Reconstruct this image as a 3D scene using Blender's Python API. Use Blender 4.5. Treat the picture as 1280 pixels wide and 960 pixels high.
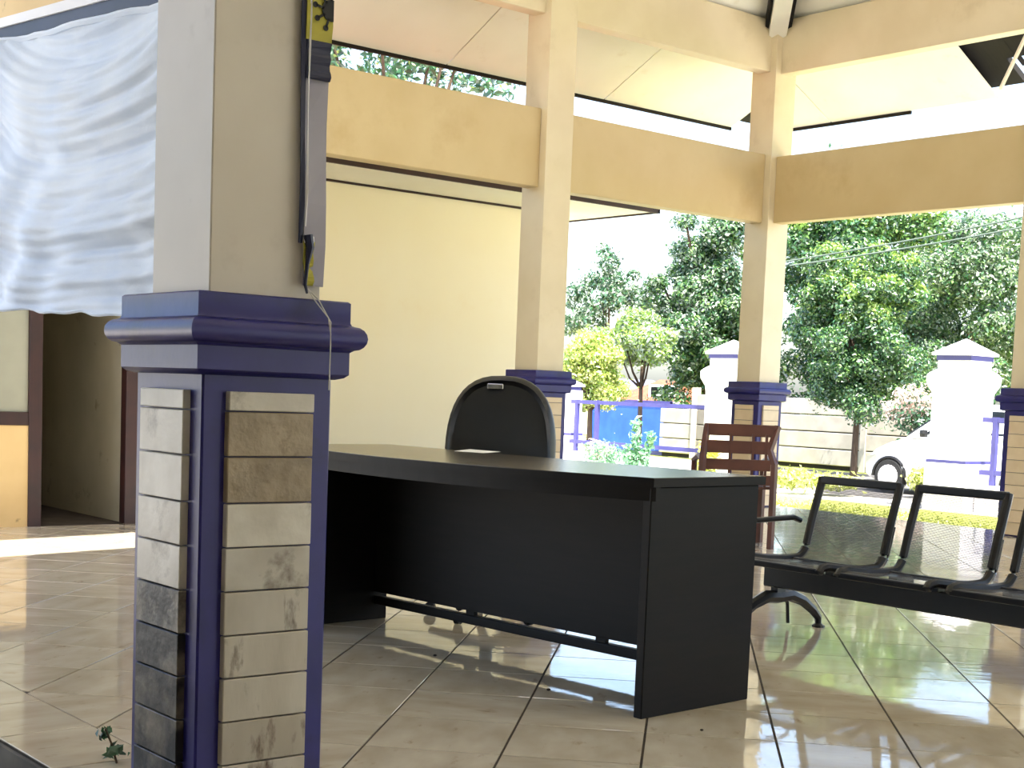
import bpy, bmesh, math, random
import numpy as np
from mathutils import Vector, Matrix
random.seed(7); np.random.seed(7)
scene = bpy.context.scene
for o in list(bpy.data.objects): bpy.data.objects.remove(o)
COL = scene.collection
R = math.radians

# ------------------------------------------------------------------ camera
# world X / Y run along the two beam lines of the pavilion, z = 0 is its tiled floor
AZ, PITCH, ROLL, EYE = R(50.439), R(4.836), R(2.270), 1.03
fh = Vector((math.cos(AZ), math.sin(AZ), 0)); rh = Vector((math.sin(AZ), -math.cos(AZ), 0)); zz = Vector((0, 0, 1))
fwd = fh*math.cos(PITCH) - zz*math.sin(PITCH); up0 = fh*math.sin(PITCH) + zz*math.cos(PITCH)
cr = rh*math.cos(ROLL) + up0*math.sin(ROLL); cu = up0*math.cos(ROLL) - rh*math.sin(ROLL)
cam = bpy.data.objects.new('camera', bpy.data.cameras.new('camera')); COL.objects.link(cam)
m = Matrix((cr, cu, -fwd)).transposed().to_4x4(); m.translation = (0, 0, EYE); cam.matrix_world = m
cam.data.sensor_fit = 'HORIZONTAL'; cam.data.sensor_width = 36.0
cam.data.lens = 1795.27/1280*36; cam.data.shift_y = 163.49/1280
cam.data.clip_start = .05; cam.data.clip_end = 500
scene.camera = cam

# ------------------------------------------------------------------ light
SUN_EL = R(63); SUN_H = Vector((-.42, -.907, 0)).normalized()
world = bpy.data.worlds.new('sky'); scene.world = world; world.use_nodes = True
wn = world.node_tree.nodes; wl = world.node_tree.links
bg = wn['Background']; sky = wn.new('ShaderNodeTexSky'); sky.sky_type = 'NISHITA'; sky.sun_disc = False
sky.sun_elevation = SUN_EL; sky.sun_rotation = math.atan2(SUN_H.x, SUN_H.y)
sky.air_density = 1.0; sky.dust_density = 3.0; sky.ozone_density = 1.0
wl.new(sky.outputs[0], bg.inputs[0]); bg.inputs[1].default_value = .28
sun = bpy.data.objects.new('sun', bpy.data.lights.new('sun', 'SUN')); COL.objects.link(sun)
sun.data.energy = 8.0; sun.data.angle = R(.53); sun.data.color = (1, .95, .86)
sd = (SUN_H*math.cos(SUN_EL) + zz*math.sin(SUN_EL)).normalized()
sun.rotation_euler = sd.to_track_quat('Z', 'Y').to_euler(); sun.location = (0, 0, 30)
vs = scene.view_settings
vs.view_transform = 'Standard'; vs.look = 'None'; vs.gamma = 1.0; vs.use_curve_mapping = False
vs.exposure = 1.35

# ------------------------------------------------------------------ helpers
def lin(c):
    if isinstance(c, str): c = tuple(int(c[i:i+2], 16) for i in (0, 2, 4))
    return tuple(((v/255)/12.92 if v/255 <= .04045 else ((v/255+.055)/1.055)**2.4) for v in c) + (1,)

def mat(name, c1, c2=None, rough=.6, scale=6., bump=0., bscale=40., metal=0., detail=4., contrast=(.35, .65), spec=.5, rand=0., stain=None, sscale=3., samt=(.5, .7), stretch=None, coat=0.):
    m = bpy.data.materials.new(name); m.use_nodes = True
    N = m.node_tree.nodes; L = m.node_tree.links; b = N['Principled BSDF']
    b.inputs['Roughness'].default_value = rough; b.inputs['Metallic'].default_value = metal
    b.inputs['Specular IOR Level'].default_value = spec
    b.inputs['Coat Weight'].default_value = coat
    tc = N.new('ShaderNodeTexCoord'); vec = tc.outputs['Object']
    if rand:
        oi = N.new('ShaderNodeObjectInfo'); ad = N.new('ShaderNodeVectorMath'); ad.operation = 'ADD'
        cx = N.new('ShaderNodeCombineXYZ'); mu = N.new('ShaderNodeMath'); mu.operation = 'MULTIPLY'; mu.inputs[1].default_value = 37.
        L.new(oi.outputs['Random'], mu.inputs[0]); L.new(mu.outputs[0], cx.inputs[0]); L.new(mu.outputs[0], cx.inputs[1])
        L.new(vec, ad.inputs[0]); L.new(cx.outputs[0], ad.inputs[1]); vec = ad.outputs[0]
    if stretch:
        mp = N.new('ShaderNodeMapping'); mp.inputs['Scale'].default_value = stretch; L.new(vec, mp.inputs[0]); vec = mp.outputs[0]
    col = None
    if c2 is not None:
        nz = N.new('ShaderNodeTexNoise'); nz.inputs['Scale'].default_value = scale; nz.inputs['Detail'].default_value = detail
        L.new(vec, nz.inputs['Vector'])
        rp = N.new('ShaderNodeValToRGB'); rp.color_ramp.elements[0].position = contrast[0]; rp.color_ramp.elements[1].position = contrast[1]
        rp.color_ramp.elements[0].color = lin(c1); rp.color_ramp.elements[1].color = lin(c2)
        L.new(nz.outputs['Fac'], rp.inputs[0]); col = rp.outputs[0]
    if stain is not None:
        nz = N.new('ShaderNodeTexNoise'); nz.inputs['Scale'].default_value = sscale; nz.inputs['Detail'].default_value = 7; nz.inputs['Roughness'].default_value = .65
        L.new(vec, nz.inputs['Vector'])
        rp = N.new('ShaderNodeValToRGB'); rp.color_ramp.elements[0].position = samt[0]; rp.color_ramp.elements[1].position = samt[1]
        rp.color_ramp.elements[0].color = (0, 0, 0, 1); rp.color_ramp.elements[1].color = (1, 1, 1, 1)
        L.new(nz.outputs['Fac'], rp.inputs[0])
        mx = N.new('ShaderNodeMix'); mx.data_type = 'RGBA'; L.new(rp.outputs[0], mx.inputs[0])
        if col: L.new(col, mx.inputs[6])
        else: mx.inputs[6].default_value = lin(c1)
        mx.inputs[7].default_value = lin(stain); col = mx.outputs[2]
    if rand:
        hs = N.new('ShaderNodeHueSaturation'); mr = N.new('ShaderNodeMapRange'); mr.inputs[3].default_value = 1-rand; mr.inputs[4].default_value = 1+rand
        L.new(oi.outputs['Random'], mr.inputs[0]); L.new(mr.outputs[0], hs.inputs['Value'])
        if col: L.new(col, hs.inputs['Color'])
        else: hs.inputs['Color'].default_value = lin(c1)
        col = hs.outputs[0]
    if col: L.new(col, b.inputs['Base Color'])
    else: b.inputs['Base Color'].default_value = lin(c1)
    if bump:
        nz = N.new('ShaderNodeTexNoise'); nz.inputs['Scale'].default_value = bscale; nz.inputs['Detail'].default_value = 3
        L.new(vec, nz.inputs['Vector'])
        bp = N.new('ShaderNodeBump'); bp.inputs['Strength'].default_value = bump; bp.inputs['Distance'].default_value = .02
        L.new(nz.outputs['Fac'], bp.inputs['Height']); L.new(bp.outputs[0], b.inputs['Normal'])
    return m

class MB:
    """collects shapes into one mesh"""
    def __init__(s): s.v = []; s.f = []
    def add(s, vs, fs, M=None):
        n = len(s.v)
        s.v += [tuple(M @ Vector(v)) if M is not None else tuple(v) for v in vs]
        s.f += [tuple(i+n for i in f) for f in fs]; return s
    def box(s, a, b, M=None):
        (x0, y0, z0), (x1, y1, z1) = a, b
        return s.add([(x0,y0,z0),(x1,y0,z0),(x1,y1,z0),(x0,y1,z0),(x0,y0,z1),(x1,y0,z1),(x1,y1,z1),(x0,y1,z1)],
            [(0,3,2,1),(4,5,6,7),(0,1,5,4),(1,2,6,5),(2,3,7,6),(3,0,4,7)], M)
    def loft(s, rings, closed=True, caps=True, M=None):
        n = len(rings[0]); vs = [p for r in rings for p in r]; fs = []
        for i in range(len(rings)-1):
            for j in range(n if closed else n-1):
                k = (j+1) % n; fs.append((i*n+j, i*n+k, (i+1)*n+k, (i+1)*n+j))
        if caps and closed:
            fs.append(tuple(range(n))[::-1]); fs.append(tuple((len(rings)-1)*n+j for j in range(n)))
        return s.add(vs, fs, M)
    def sq(s, prof, M=None):
        """square section rings: prof = [(half, z), ...]"""
        return s.loft([[(-h,-h,z),(h,-h,z),(h,h,z),(-h,h,z)] for h, z in prof], M=M)
    def tube(s, pts, r, n=8, M=None, flat=1.0):
        pts = [Vector(p) for p in pts]; rings = []
        rr = r if isinstance(r, (list, tuple)) else [r]*len(pts)
        for i, p in enumerate(pts):
            d = (pts[min(i+1, len(pts)-1)] - pts[max(i-1, 0)]).normalized()
            a = d.cross(Vector((0,0,1)) if abs(d.z) < .9 else Vector((1,0,0))).normalized(); b = d.cross(a)
            rings.append([tuple(p + (a*math.cos(2*math.pi*k/n)*flat + b*math.sin(2*math.pi*k/n))*rr[i]) for k in range(n)])
        return s.loft(rings, M=M)
    def lathe(s, prof, n=20, M=None):
        return s.loft([[(r*math.cos(2*math.pi*k/n), r*math.sin(2*math.pi*k/n), z) for k in range(n)] for r, z in prof], M=M)
    def prism(s, poly, z0, z1, M=None):
        n = len(poly); vs = [(x, y, z0) for x, y in poly] + [(x, y, z1) for x, y in poly]
        fs = [tuple(range(n))[::-1], tuple(range(n, 2*n))] + [(i, (i+1) % n, n+(i+1) % n, n+i) for i in range(n)]
        return s.add(vs, fs, M)
    def mesh(s, name, mt, smooth=False, bevel=0, seg=2):
        me = bpy.data.meshes.new(name); me.from_pydata(s.v, [], s.f); me.update()
        bm = bmesh.new(); bm.from_mesh(me); bmesh.ops.recalc_face_normals(bm, faces=bm.faces)
        if bevel:
            es = [e for e in bm.edges if len(e.link_faces) == 2 and e.calc_face_angle(0) > R(35)]
            bmesh.ops.bevel(bm, geom=es, offset=bevel, segments=seg, affect='EDGES', clamp_overlap=True, profile=.5)
        bm.to_mesh(me); bm.free()
        if mt: me.materials.append(mt)
        if smooth:
            for p in me.polygons: p.use_smooth = True
            try: me.set_sharp_from_angle(angle=R(40))
            except Exception: pass
        return me
    def build(s, name, mt, parent=None, smooth=False, bevel=0, seg=2, loc=None, rz=None):
        return link(name, s.mesh(name, mt, smooth, bevel, seg), parent, loc, rz)

def link(name, me, parent=None, loc=None, rz=None):
    o = bpy.data.objects.new(name, me); COL.objects.link(o); o.parent = parent
    if loc is not None: o.location = loc
    if rz is not None: o.rotation_euler = (0, 0, rz)
    return o
def tag(o, label=None, cat=None, group=None, kind=None):
    if label: o['label'] = label
    if cat: o['category'] = cat
    if group: o['group'] = group
    if kind: o['kind'] = kind
    return o
def thing(name, label, cat, loc=(0,0,0), rz=0, group=None):
    o = bpy.data.objects.new(name, None); COL.objects.link(o); o.location = loc; o.rotation_euler = (0,0,rz); o.empty_display_size = .1
    return tag(o, label, cat, group)
def copy_tree(o, parent=None):
    c = o.copy(); COL.objects.link(c); c.parent = parent
    for ch in list(o.children): copy_tree(ch, c)
    return c
def at(right, dist, z=0):       # a place so far ahead of / beside the spot where the photographer stands
    return Vector((rh.x*right + fh.x*dist, rh.y*right + fh.y*dist, z))

# ------------------------------------------------------------------ materials
M = {}
M['tile'] = mat('glazed_floor_tile', (190,176,154), (214,203,184), rough=.045, scale=3.2, detail=6, contrast=(.32,.7), bump=.03, bscale=7., spec=.8, rand=.05, stain=(156,132,104), sscale=7., samt=(.6,.78), stretch=(1,2.2,1))
M['tile'].node_tree.nodes['Principled BSDF'].inputs['IOR'].default_value = 1.75
M['grout'] = mat('dirty_grout', (50,42,34), (70,60,50), rough=.9, scale=8)
M['plinth'] = mat('plinth_concrete', (88,84,78), (120,114,104), rough=.9, scale=5)
M['beam'] = mat('yellow_beam_paint', (204,180,132), (212,190,144), rough=.55, scale=1.6, stain=(192,164,114), sscale=1.5, samt=(.55,.85))
M['shaft'] = mat('cream_column_paint', (222,206,170), (230,215,182), rough=.5, scale=2.2, stain=(206,188,150), sscale=2., samt=(.58,.8))
M['shaft_pale'] = mat('pale_column_paint', (198,188,174), (210,201,188), rough=.45, scale=2.0, stain=(182,170,154), sscale=2.6, samt=(.6,.8))
M['blue'] = mat('navy_pedestal_paint', (27,23,94), (34,30,108), rough=.4, scale=5, stain=(18,15,58), sscale=4, samt=(.55,.8), bump=.03, bscale=30)
M['ptile'] = mat('pedestal_wall_tile', (182,174,160), (204,198,186), rough=.4, scale=7, rand=.1, stain=(92,74,56), sscale=6., samt=(.58,.75), bump=.1, bscale=25)
M['ptile_brown'] = mat('pedestal_wall_tile_brown', (134,118,94), (158,142,118), rough=.45, scale=12, rand=.06, stain=(96,78,56), sscale=14., samt=(.55,.75), bump=.2, bscale=30)
M['ptile_mould'] = mat('pedestal_wall_tile_mouldy', (150,140,124), (176,168,154), rough=.5, scale=7, rand=.08, stain=(26,22,20), sscale=4.5, samt=(.40,.56), bump=.2, bscale=25)
M['ptile_black'] = mat('pedestal_wall_tile_black_mould', (132,122,106), (150,140,124), rough=.5, scale=7, rand=.08, stain=(18,15,14), sscale=4.5, samt=(.30,.54), bump=.15, bscale=25)
M['ptile_streak'] = mat('pedestal_wall_tile_streaked', (172,163,148), (194,187,174), rough=.4, scale=7, rand=.08, stain=(84,62,44), sscale=13., samt=(.56,.70), bump=.12, bscale=25, stretch=(1,1,.35))
M['soffit'] = mat('cream_ceiling_board', (240,238,224), (247,245,233), rough=.7, scale=1.2, stain=(226,218,196), sscale=2.5, samt=(.6,.8))
M['roofdark'] = mat('dark_roof_timber', (16,12,10), (26,20,16), rough=.9, scale=6, stretch=(1,8,1))
M['rooftile'] = mat('clay_roof_tile', (130,66,46), (158,86,60), rough=.8, scale=9)
M['desk'] = mat('dark_laminate', (13,10,8), (19,14,12), rough=.55, scale=4, stretch=(1,1,12), spec=.22)
M['desktop'] = mat('dark_desk_top', (44,38,34), (58,50,45), rough=.2, scale=5, stretch=(1,8,1), bump=.05, bscale=12)
M['leather'] = mat('black_leather', (8,7,7), (14,12,12), rough=.38, scale=8, bump=.06, bscale=14)
M['plastic'] = mat('black_plastic', (16,16,16), (24,24,24), rough=.4, scale=10)
M['metal'] = mat('black_painted_steel', (14,13,14), (24,22,23), rough=.35, scale=12, spec=.5)
M['chrome'] = mat('worn_chrome', (186,182,176), (150,146,140), rough=.22, metal=1., scale=10)
M['wood'] = mat('brown_varnished_wood', (74,40,30), (98,56,42), rough=.4, scale=4, stretch=(1,10,1))
M['cloth'] = mat('white_cloth', (206,218,236), (222,230,242), rough=.7, scale=3, bump=.12, bscale=90)
M['cream_wall'] = mat('cream_wall_paint', (253,240,204), (255,244,212), rough=.75, scale=.9, stain=(250,232,190), sscale=1.4, samt=(.6,.85))
M['white_soffit'] = mat('white_eave_board', (250,242,226), (252,246,234), rough=.75, scale=1.5)
M['fascia'] = mat('dark_brown_fascia', (44,22,14), (60,32,20), rough=.6, scale=5)
M['corridor'] = mat('dull_plaster', (168,160,136), (184,176,152), rough=.8, scale=1.6, stain=(112,96,72), sscale=3.4, samt=(.62,.75))
M['tanpanel'] = mat('tan_panel', (214,182,128), (226,196,142), rough=.7, scale=2, stain=(130,98,64), sscale=6, samt=(.68,.76))
M['maroon'] = mat('dark_maroon_frame', (44,20,18), (58,28,24), rough=.45, scale=6)
M['frost'] = mat('frosted_pane', (150,150,134), (168,168,150), rough=.3, scale=2)
M['paper'] = mat('white_paper', (236,234,228), (244,242,238), rough=.7, scale=10)
M['gate_white'] = mat('white_gate_render', (232,230,234), (242,240,242), rough=.7, scale=2)
M['gate_blue'] = mat('lilac_blue_trim', (58,56,118), (68,66,130), rough=.5, scale=4)
M['bluegate'] = mat('blue_sheet_gate', (36,84,176), (46,96,190), rough=.45, scale=3)
M['precast'] = mat('precast_concrete_panel', (160,154,142), (176,170,158), rough=.85, scale=2.5, rand=.05)
M['carwhite'] = mat('white_car_paint', (238,238,240), (242,242,244), rough=.2, scale=4, coat=.5)
M['glass'] = mat('dark_car_glass', (18,22,24), (26,30,32), rough=.08, scale=4)
M['rubber'] = mat('tyre_rubber', (22,22,22), (34,34,34), rough=.8, scale=14)
M['concrete'] = mat('pale_yard_concrete', (198,194,184), (214,210,202), rough=.85, scale=.7, stain=(170,164,150), sscale=.5, samt=(.55,.75))
M['soil'] = mat('dark_speckled_soil', (26,24,22), (44,40,36), rough=.95, scale=18, bump=.6, bscale=40, stain=(150,140,124), sscale=40, samt=(.68,.72))  # near-black ground colour with scattered pale specks
M['road'] = mat('road_asphalt', (96,93,90), (112,108,104), rough=.9, scale=3)
M['lawn'] = mat('lawn_soil', (150,160,70), (176,180,88), rough=.9, scale=5)
M['bark'] = mat('tree_bark', (64,50,38), (92,76,60), rough=.9, scale=9, bump=.5, bscale=20, stretch=(3,3,.6))
M['rope'] = mat('pale_string', (190,186,180), (206,202,196), rough=.8, scale=30)
M['navy'] = mat('navy_print', (20,22,52), (28,32,66), rough=.5, scale=6)
M['lavender'] = mat('greyish_print', (150,146,160), (168,164,176), rough=.6, scale=3)
M['yellowprint'] = mat('olive_yellow_print', (168,160,52), (182,172,66), rough=.6, scale=4)
M['blackprint'] = mat('black_print', (14,12,14), (20,18,20), rough=.6, scale=4)
M['pebble'] = mat('dark_pebble', (30,22,18), (52,40,32), rough=.9, scale=30)
M['cable'] = mat('dark_cable', (48,66,56), (58,76,66), rough=.7, scale=4)
M['housewall'] = mat('pale_house_wall', (236,226,210), (244,236,222), rough=.8, scale=1)
M['greyroof'] = mat('blue_grey_roof', (104,108,132), (122,126,150), rough=.7, scale=2)

def leafmat(name, c1, c2, trans=.45):
    m = bpy.data.materials.new(name); m.use_nodes = True
    N = m.node_tree.nodes; L = m.node_tree.links; N.remove(N['Principled BSDF']); out = N['Material Output']
    g = N.new('ShaderNodeNewGeometry'); rp = N.new('ShaderNodeValToRGB')
    rp.color_ramp.elements[0].color = lin(c1); rp.color_ramp.elements[1].color = lin(c2)
    L.new(g.outputs['Random Per Island'], rp.inputs[0])
    d = N.new('ShaderNodeBsdfDiffuse'); t = N.new('ShaderNodeBsdfTranslucent'); gl = N.new('ShaderNodeBsdfGlossy'); gl.inputs['Roughness'].default_value = .32
    mx = N.new('ShaderNodeMixShader'); mx.inputs[0].default_value = trans; m2 = N.new('ShaderNodeMixShader'); m2.inputs[0].default_value = .12
    L.new(rp.outputs[0], d.inputs[0]); L.new(rp.outputs[0], t.inputs[0])
    L.new(d.outputs[0], mx.inputs[1]); L.new(t.outputs[0], mx.inputs[2]); L.new(mx.outputs[0], m2.inputs[1]); L.new(gl.outputs[0], m2.inputs[2])
    L.new(m2.outputs[0], out.inputs[0]); return m
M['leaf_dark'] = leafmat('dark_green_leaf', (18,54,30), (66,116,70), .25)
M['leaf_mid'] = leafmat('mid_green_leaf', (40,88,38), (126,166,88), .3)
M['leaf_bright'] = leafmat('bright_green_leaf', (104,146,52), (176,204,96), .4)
M['leaf_grey'] = leafmat('grey_green_leaf', (96,124,98), (196,208,184), .35)
M['leaf_yellow'] = leafmat('yellow_green_leaf', (150,166,70), (210,214,124), .45)
M['leaf_mint'] = leafmat('mint_green_leaf', (90,150,110), (150,196,160), .4)
M['petal'] = leafmat('pale_pink_blossom', (216,186,172), (240,222,206), .4)
M['petal_yellow'] = leafmat('yellow_blossom', (210,200,60), (236,226,110), .4)
M['grass'] = leafmat('lawn_grass', (140,156,50), (196,200,90), .4)

def meshmat():
    m = mat('perforated_steel', (58,56,58), (72,70,72), rough=.4, scale=8)
    N = m.node_tree.nodes; L = m.node_tree.links; b = N['Principled BSDF']; out = N['Material Output']
    tc = N.new('ShaderNodeTexCoord'); mp = N.new('ShaderNodeMapping'); mp.inputs['Scale'].default_value = (1/.005,)*3
    L.new(tc.outputs['UV'], mp.inputs[0])
    fr = N.new('ShaderNodeVectorMath'); fr.operation = 'FRACTION'; L.new(mp.outputs[0], fr.inputs[0])
    sb = N.new('ShaderNodeVectorMath'); sb.operation = 'SUBTRACT'; sb.inputs[1].default_value = (.5,.5,0); L.new(fr.outputs[0], sb.inputs[0])
    ln = N.new('ShaderNodeVectorMath'); ln.operation = 'LENGTH'; L.new(sb.outputs[0], ln.inputs[0])
    lt = N.new('ShaderNodeMath'); lt.operation = 'LESS_THAN'; lt.inputs[1].default_value = .33; L.new(ln.outputs['Value'], lt.inputs[0])
    tr = N.new('ShaderNodeBsdfTransparent'); mx = N.new('ShaderNodeMixShader')
    L.new(lt.outputs[0], mx.inputs[0]); L.new(b.outputs[0], mx.inputs[1]); L.new(tr.outputs[0], mx.inputs[2]); L.new(mx.outputs[0], out.inputs[0])
    return m
M['perf'] = meshmat()

# ================================================================== SETTING
GZ = -.40
FX0, FX1, FY0, FY1 = 1.447, 11.30, -6.4, 9.55
g = MB().box((-60,-60,GZ-.2), (21.8,120,GZ)).build('ground', M['concrete']); tag(g, kind='structure')
g = MB().box((19.0,-60,GZ-.05), (25.3,120,GZ+.01)).build('road', M['road']); tag(g, kind='structure')
g = MB().box((21.8,-60,GZ-.25), (140,160,GZ-.02)).build('far_ground', M['lawn']); tag(g, kind='structure')
g = MB().box((-1.5,-2.0,GZ-.05), (FX0-.02,9.4,GZ+.012)).build('soil_bed', M['soil']); tag(g, kind='structure')
floor = MB().box((FX0,FY0,GZ-.05), (FX1,FY1+2.9,-.004)).build('floor', M['grout']); tag(floor, kind='structure')
MB().box((FX0-.012,FY0,GZ-.04), (FX0,FY1,-.012)).build('floor_edge', M['plinth'], floor)

def clip(poly, a, b, c):             # keep a*x+b*y+c >= 0
    out = []
    for i in range(len(poly)):
        p, q = poly[i], poly[(i+1) % len(poly)]
        dp, dq = a*p[0]+b*p[1]+c, a*q[0]+b*q[1]+c
        if dp >= 0: out.append(p)
        if dp*dq < 0:
            t = dp/(dp-dq); out.append((p[0]+t*(q[0]-p[0]), p[1]+t*(q[1]-p[1])))
    return out
TA = R(43.603); cw = (math.cos(TA), math.sin(TA)); nw = (math.sin(TA), -math.cos(TA)); TS = .4; G = .0036
def inview(p, pad=70):
    d = Vector(p) - Vector((0,0,EYE)); z = d.dot(fwd)
    if z < .3: return False
    x = 640+1795.27*d.dot(cr)/z; y = 643.5-1795.27*d.dot(cu)/z
    return -pad < x < 1280+pad and -pad < y < 960+pad
def tile_mb(poly):
    cx = sum(p[0] for p in poly)/len(poly); cy = sum(p[1] for p in poly)/len(poly)
    b = .001; mb = MB(); ins = []
    for x, y in poly:
        d = math.hypot(x-cx, y-cy) or 1; ins.append((x-(x-cx)/d*b, y-(y-cy)/d*b))
    return mb.loft([[(x,y,-.006) for x,y in poly], [(x,y,-.0012) for x,y in poly], [(x,y,0) for x,y in ins]])
h = TS/2-G
full = [(-h,-h),(h,-h),(h,h),(-h,h)]
full_me = tile_mb(full).mesh('floor_tile', M['tile'])
cells = []
for i in range(-40, 70):
    for j in range(-40, 60):
        a = -.085+.2+TS*i; c = .2+TS*j; x = nw[0]*a+cw[0]*c; y = nw[1]*a+cw[1]*c
        if x < FX0-.3 or x > FX1+.3 or y < FY0-.3 or y > FY1+.3: continue
        poly = [(x+nw[0]*u+cw[0]*v, y+nw[1]*u+cw[1]*v) for u, v in ((-h,-h),(-h,h),(h,h),(h,-h))]
        q = clip(clip(clip(clip(poly, 1,0,-1.729), -1,0,FX1), 0,1,-FY0), 0,-1,FY1)
        if len(q) < 3: continue
        area = abs(sum(q[k][0]*q[(k+1)%len(q)][1]-q[(k+1)%len(q)][0]*q[k][1] for k in range(len(q))))/2
        if area < .002: continue
        cells.append((math.hypot(x,y), x, y, q, len(q) == 4 and abs(area-4*h*h) < 1e-4, inview((x,y,0))))
for k in range(42):                     # the border row of cut tiles along the step
    y0 = FY0 + .4*k; q = [(FX0,y0+G),(1.7235,y0+G),(1.7235,y0+.4-G),(FX0,y0+.4-G)]
    if y0 > FY1-.4: break
    cells.append((math.hypot(1.6,y0), 1.59, y0+.2, q, False, inview((1.59,y0+.2,0))))
cells.sort(key=lambda c: c[0]); n = 0; rest = MB()
for d, x, y, q, isfull, vis in cells:
    if vis and n < 285:
        n += 1
        if isfull:
            o = link('floor_tile', full_me, floor, (x, y, 0)); o.rotation_euler = (0,0,TA+math.pi/2*random.randint(0,3))
        else:
            tile_mb([(a-x, b-y) for a, b in q]).build('floor_tile', M['tile'], floor, loc=(x,y,0))
    else:
        t = tile_mb(q); rest.add(t.v, t.f)
tag(rest.build('outlying_floor_tiles', M['tile'], floor), kind='stuff')

# ------------------------------------------------------------------ columns
COURSE = [1.01,.962,.855,.745,.64,.535,.43,.327,.222,.117,.012]
def make_column(label, loc, shaft_mat, tiles):
    t = thing('pavilion_column', label, 'column', loc, 0, 'columns of the pavilion')
    MB().sq([(.15,1.2),(.15,4.7)]).build('shaft', shaft_mat, t, bevel=.003, seg=1)
    ped = MB().sq([(.175,0),(.175,1.08)]).build('pedestal', M['blue'], t, bevel=.005, seg=1)
    prof = [(.18,1.045),(.196,1.05),(.205,1.058),(.205,1.112),(.213,1.118)]
    for k in range(9):
        a = -math.pi/2 + math.pi*k/8; prof.append((.213+.024*math.cos(a), 1.147+.029*math.sin(a)))
    prof += [(.208,1.178),(.205,1.184),(.205,1.232),(.2,1.236),(.15,1.238)]
    MB().sq(prof).build('cap_moulding', M['blue'], t, smooth=True)
    for face in range(4):
        Rz = Matrix.Rotation(face*math.pi/2, 4, 'Z')      # face 0: -Y, 1: +X, 2: +Y, 3: -X
        for k in range(len(COURSE)-1):
            z1, z0 = COURSE[k], COURSE[k+1]
            jit = random.uniform(-.0012,.0012)
            mm = tiles(face, k)
            o = MB().box((-.115+jit, -.195+abs(jit), z0+.0018), (.115+jit, -.172, z1-.0018), Rz).build('tile', mm, ped, bevel=.002, seg=1)
    return t
def tiles_near(face, k):
    if face == 0: return M['ptile_brown'] if k in (1,2) else (M['ptile_streak'] if k >= 5 else M['ptile'])
    if face == 3: return M['ptile_black'] if k >= 6 else (M['ptile_mould'] if k >= 5 else M['ptile'])
    return M['ptile']
col1 = make_column('nearest column with blue pedestal, dirty tile panels and a torn banner strip', (1.737,3.207,0), M['shaft_pale'], tiles_near)
M['ptile_clean'] = mat('pedestal_wall_tile_tan', (214,190,152), (224,202,166), rough=.5, scale=7, rand=.05)
tiles_far = lambda f, k: M['ptile_clean']
col3 = make_column('corner column where the two beam lines meet, behind the brown wooden chair', (11.05,9.60,0), M['shaft'], tiles_far)
CX2, CY4 = 8.17, 6.55
def col_copy(label, loc):
    c = copy_tree(col3); c.location = loc; c['label'] = label; return c
col_copy('column on the far side rising right behind the office chair', (CX2,9.60,0))
col_copy('column cut off by the right edge, behind the waiting bench', (11.05,CY4,0))

# ------------------------------------------------------------------ beams
def beam(name, a, b, label, mt=M['beam'], bevel=.006):
    c = [(a[i]+b[i])/2 for i in range(3)]; c[2] = a[2]
    o = MB().box([a[i]-c[i] for i in range(3)], [b[i]-c[i] for i in range(3)]).build(name, mt, None, bevel=bevel, seg=1, loc=c)
    return tag(o, label, 'beam', 'ring beams of the pavilion')
BW = .075
beam('tie_beam', (1.89,9.6-BW,2.79), (CX2-.15,9.6+BW,3.45), 'deep yellow lower beam above the cream wall, left of the office chair column')
beam('tie_beam', (CX2+.15,9.6-BW,2.79), (10.90,9.6+BW,3.45), 'deep yellow lower beam between office chair column and corner column')
beam('tie_beam', (11.05-BW,CY4+.15,2.79), (11.05+BW,9.45,3.43), 'deep yellow lower beam running from corner column to the right edge')
beam('tie_beam', (11.05-BW,FY0,2.79), (11.05+BW,CY4-.15,3.43), 'deep yellow lower beam beyond the right edge column')
beam('ring_beam', (1.6,9.6-BW,4.24), (11.05+BW,9.6+BW,4.73), 'upper beam under the roof along the side with the office chair column', M['shaft'])
beam('ring_beam', (11.05-BW,FY0,4.22), (11.05+BW,9.6-BW,4.73), 'upper beam under the roof from corner column to the right edge', M['shaft'])

# ------------------------------------------------------------------ roof: ceiling boards below, dark timber deck above
SL, ZB = .488, 4.735
X0, X1, Y0, Y1 = 1.737, 11.05, -6.2, 9.6; OV = 1.42; TOP = 3.0; CY0 = Y0+TOP  # Y0 end is out of view, lengthened to shade the near column
def zr(d): return ZB + SL*d            # d metres inside the beam line
ceil = bpy.data.objects.new('ceiling', None); COL.objects.link(ceil); tag(ceil, kind='structure')
def board(pts, name, mt, parent, th=.012):
    a = [Vector(p) for p in pts]; nrm = (a[1]-a[0]).cross(a[2]-a[0]).normalized()
    if nrm.z < 0: nrm = -nrm
    n = len(a)
    return MB().loft([[tuple(p) for p in a], [tuple(p+nrm*th) for p in a]]).build(name, mt, parent)
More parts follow.
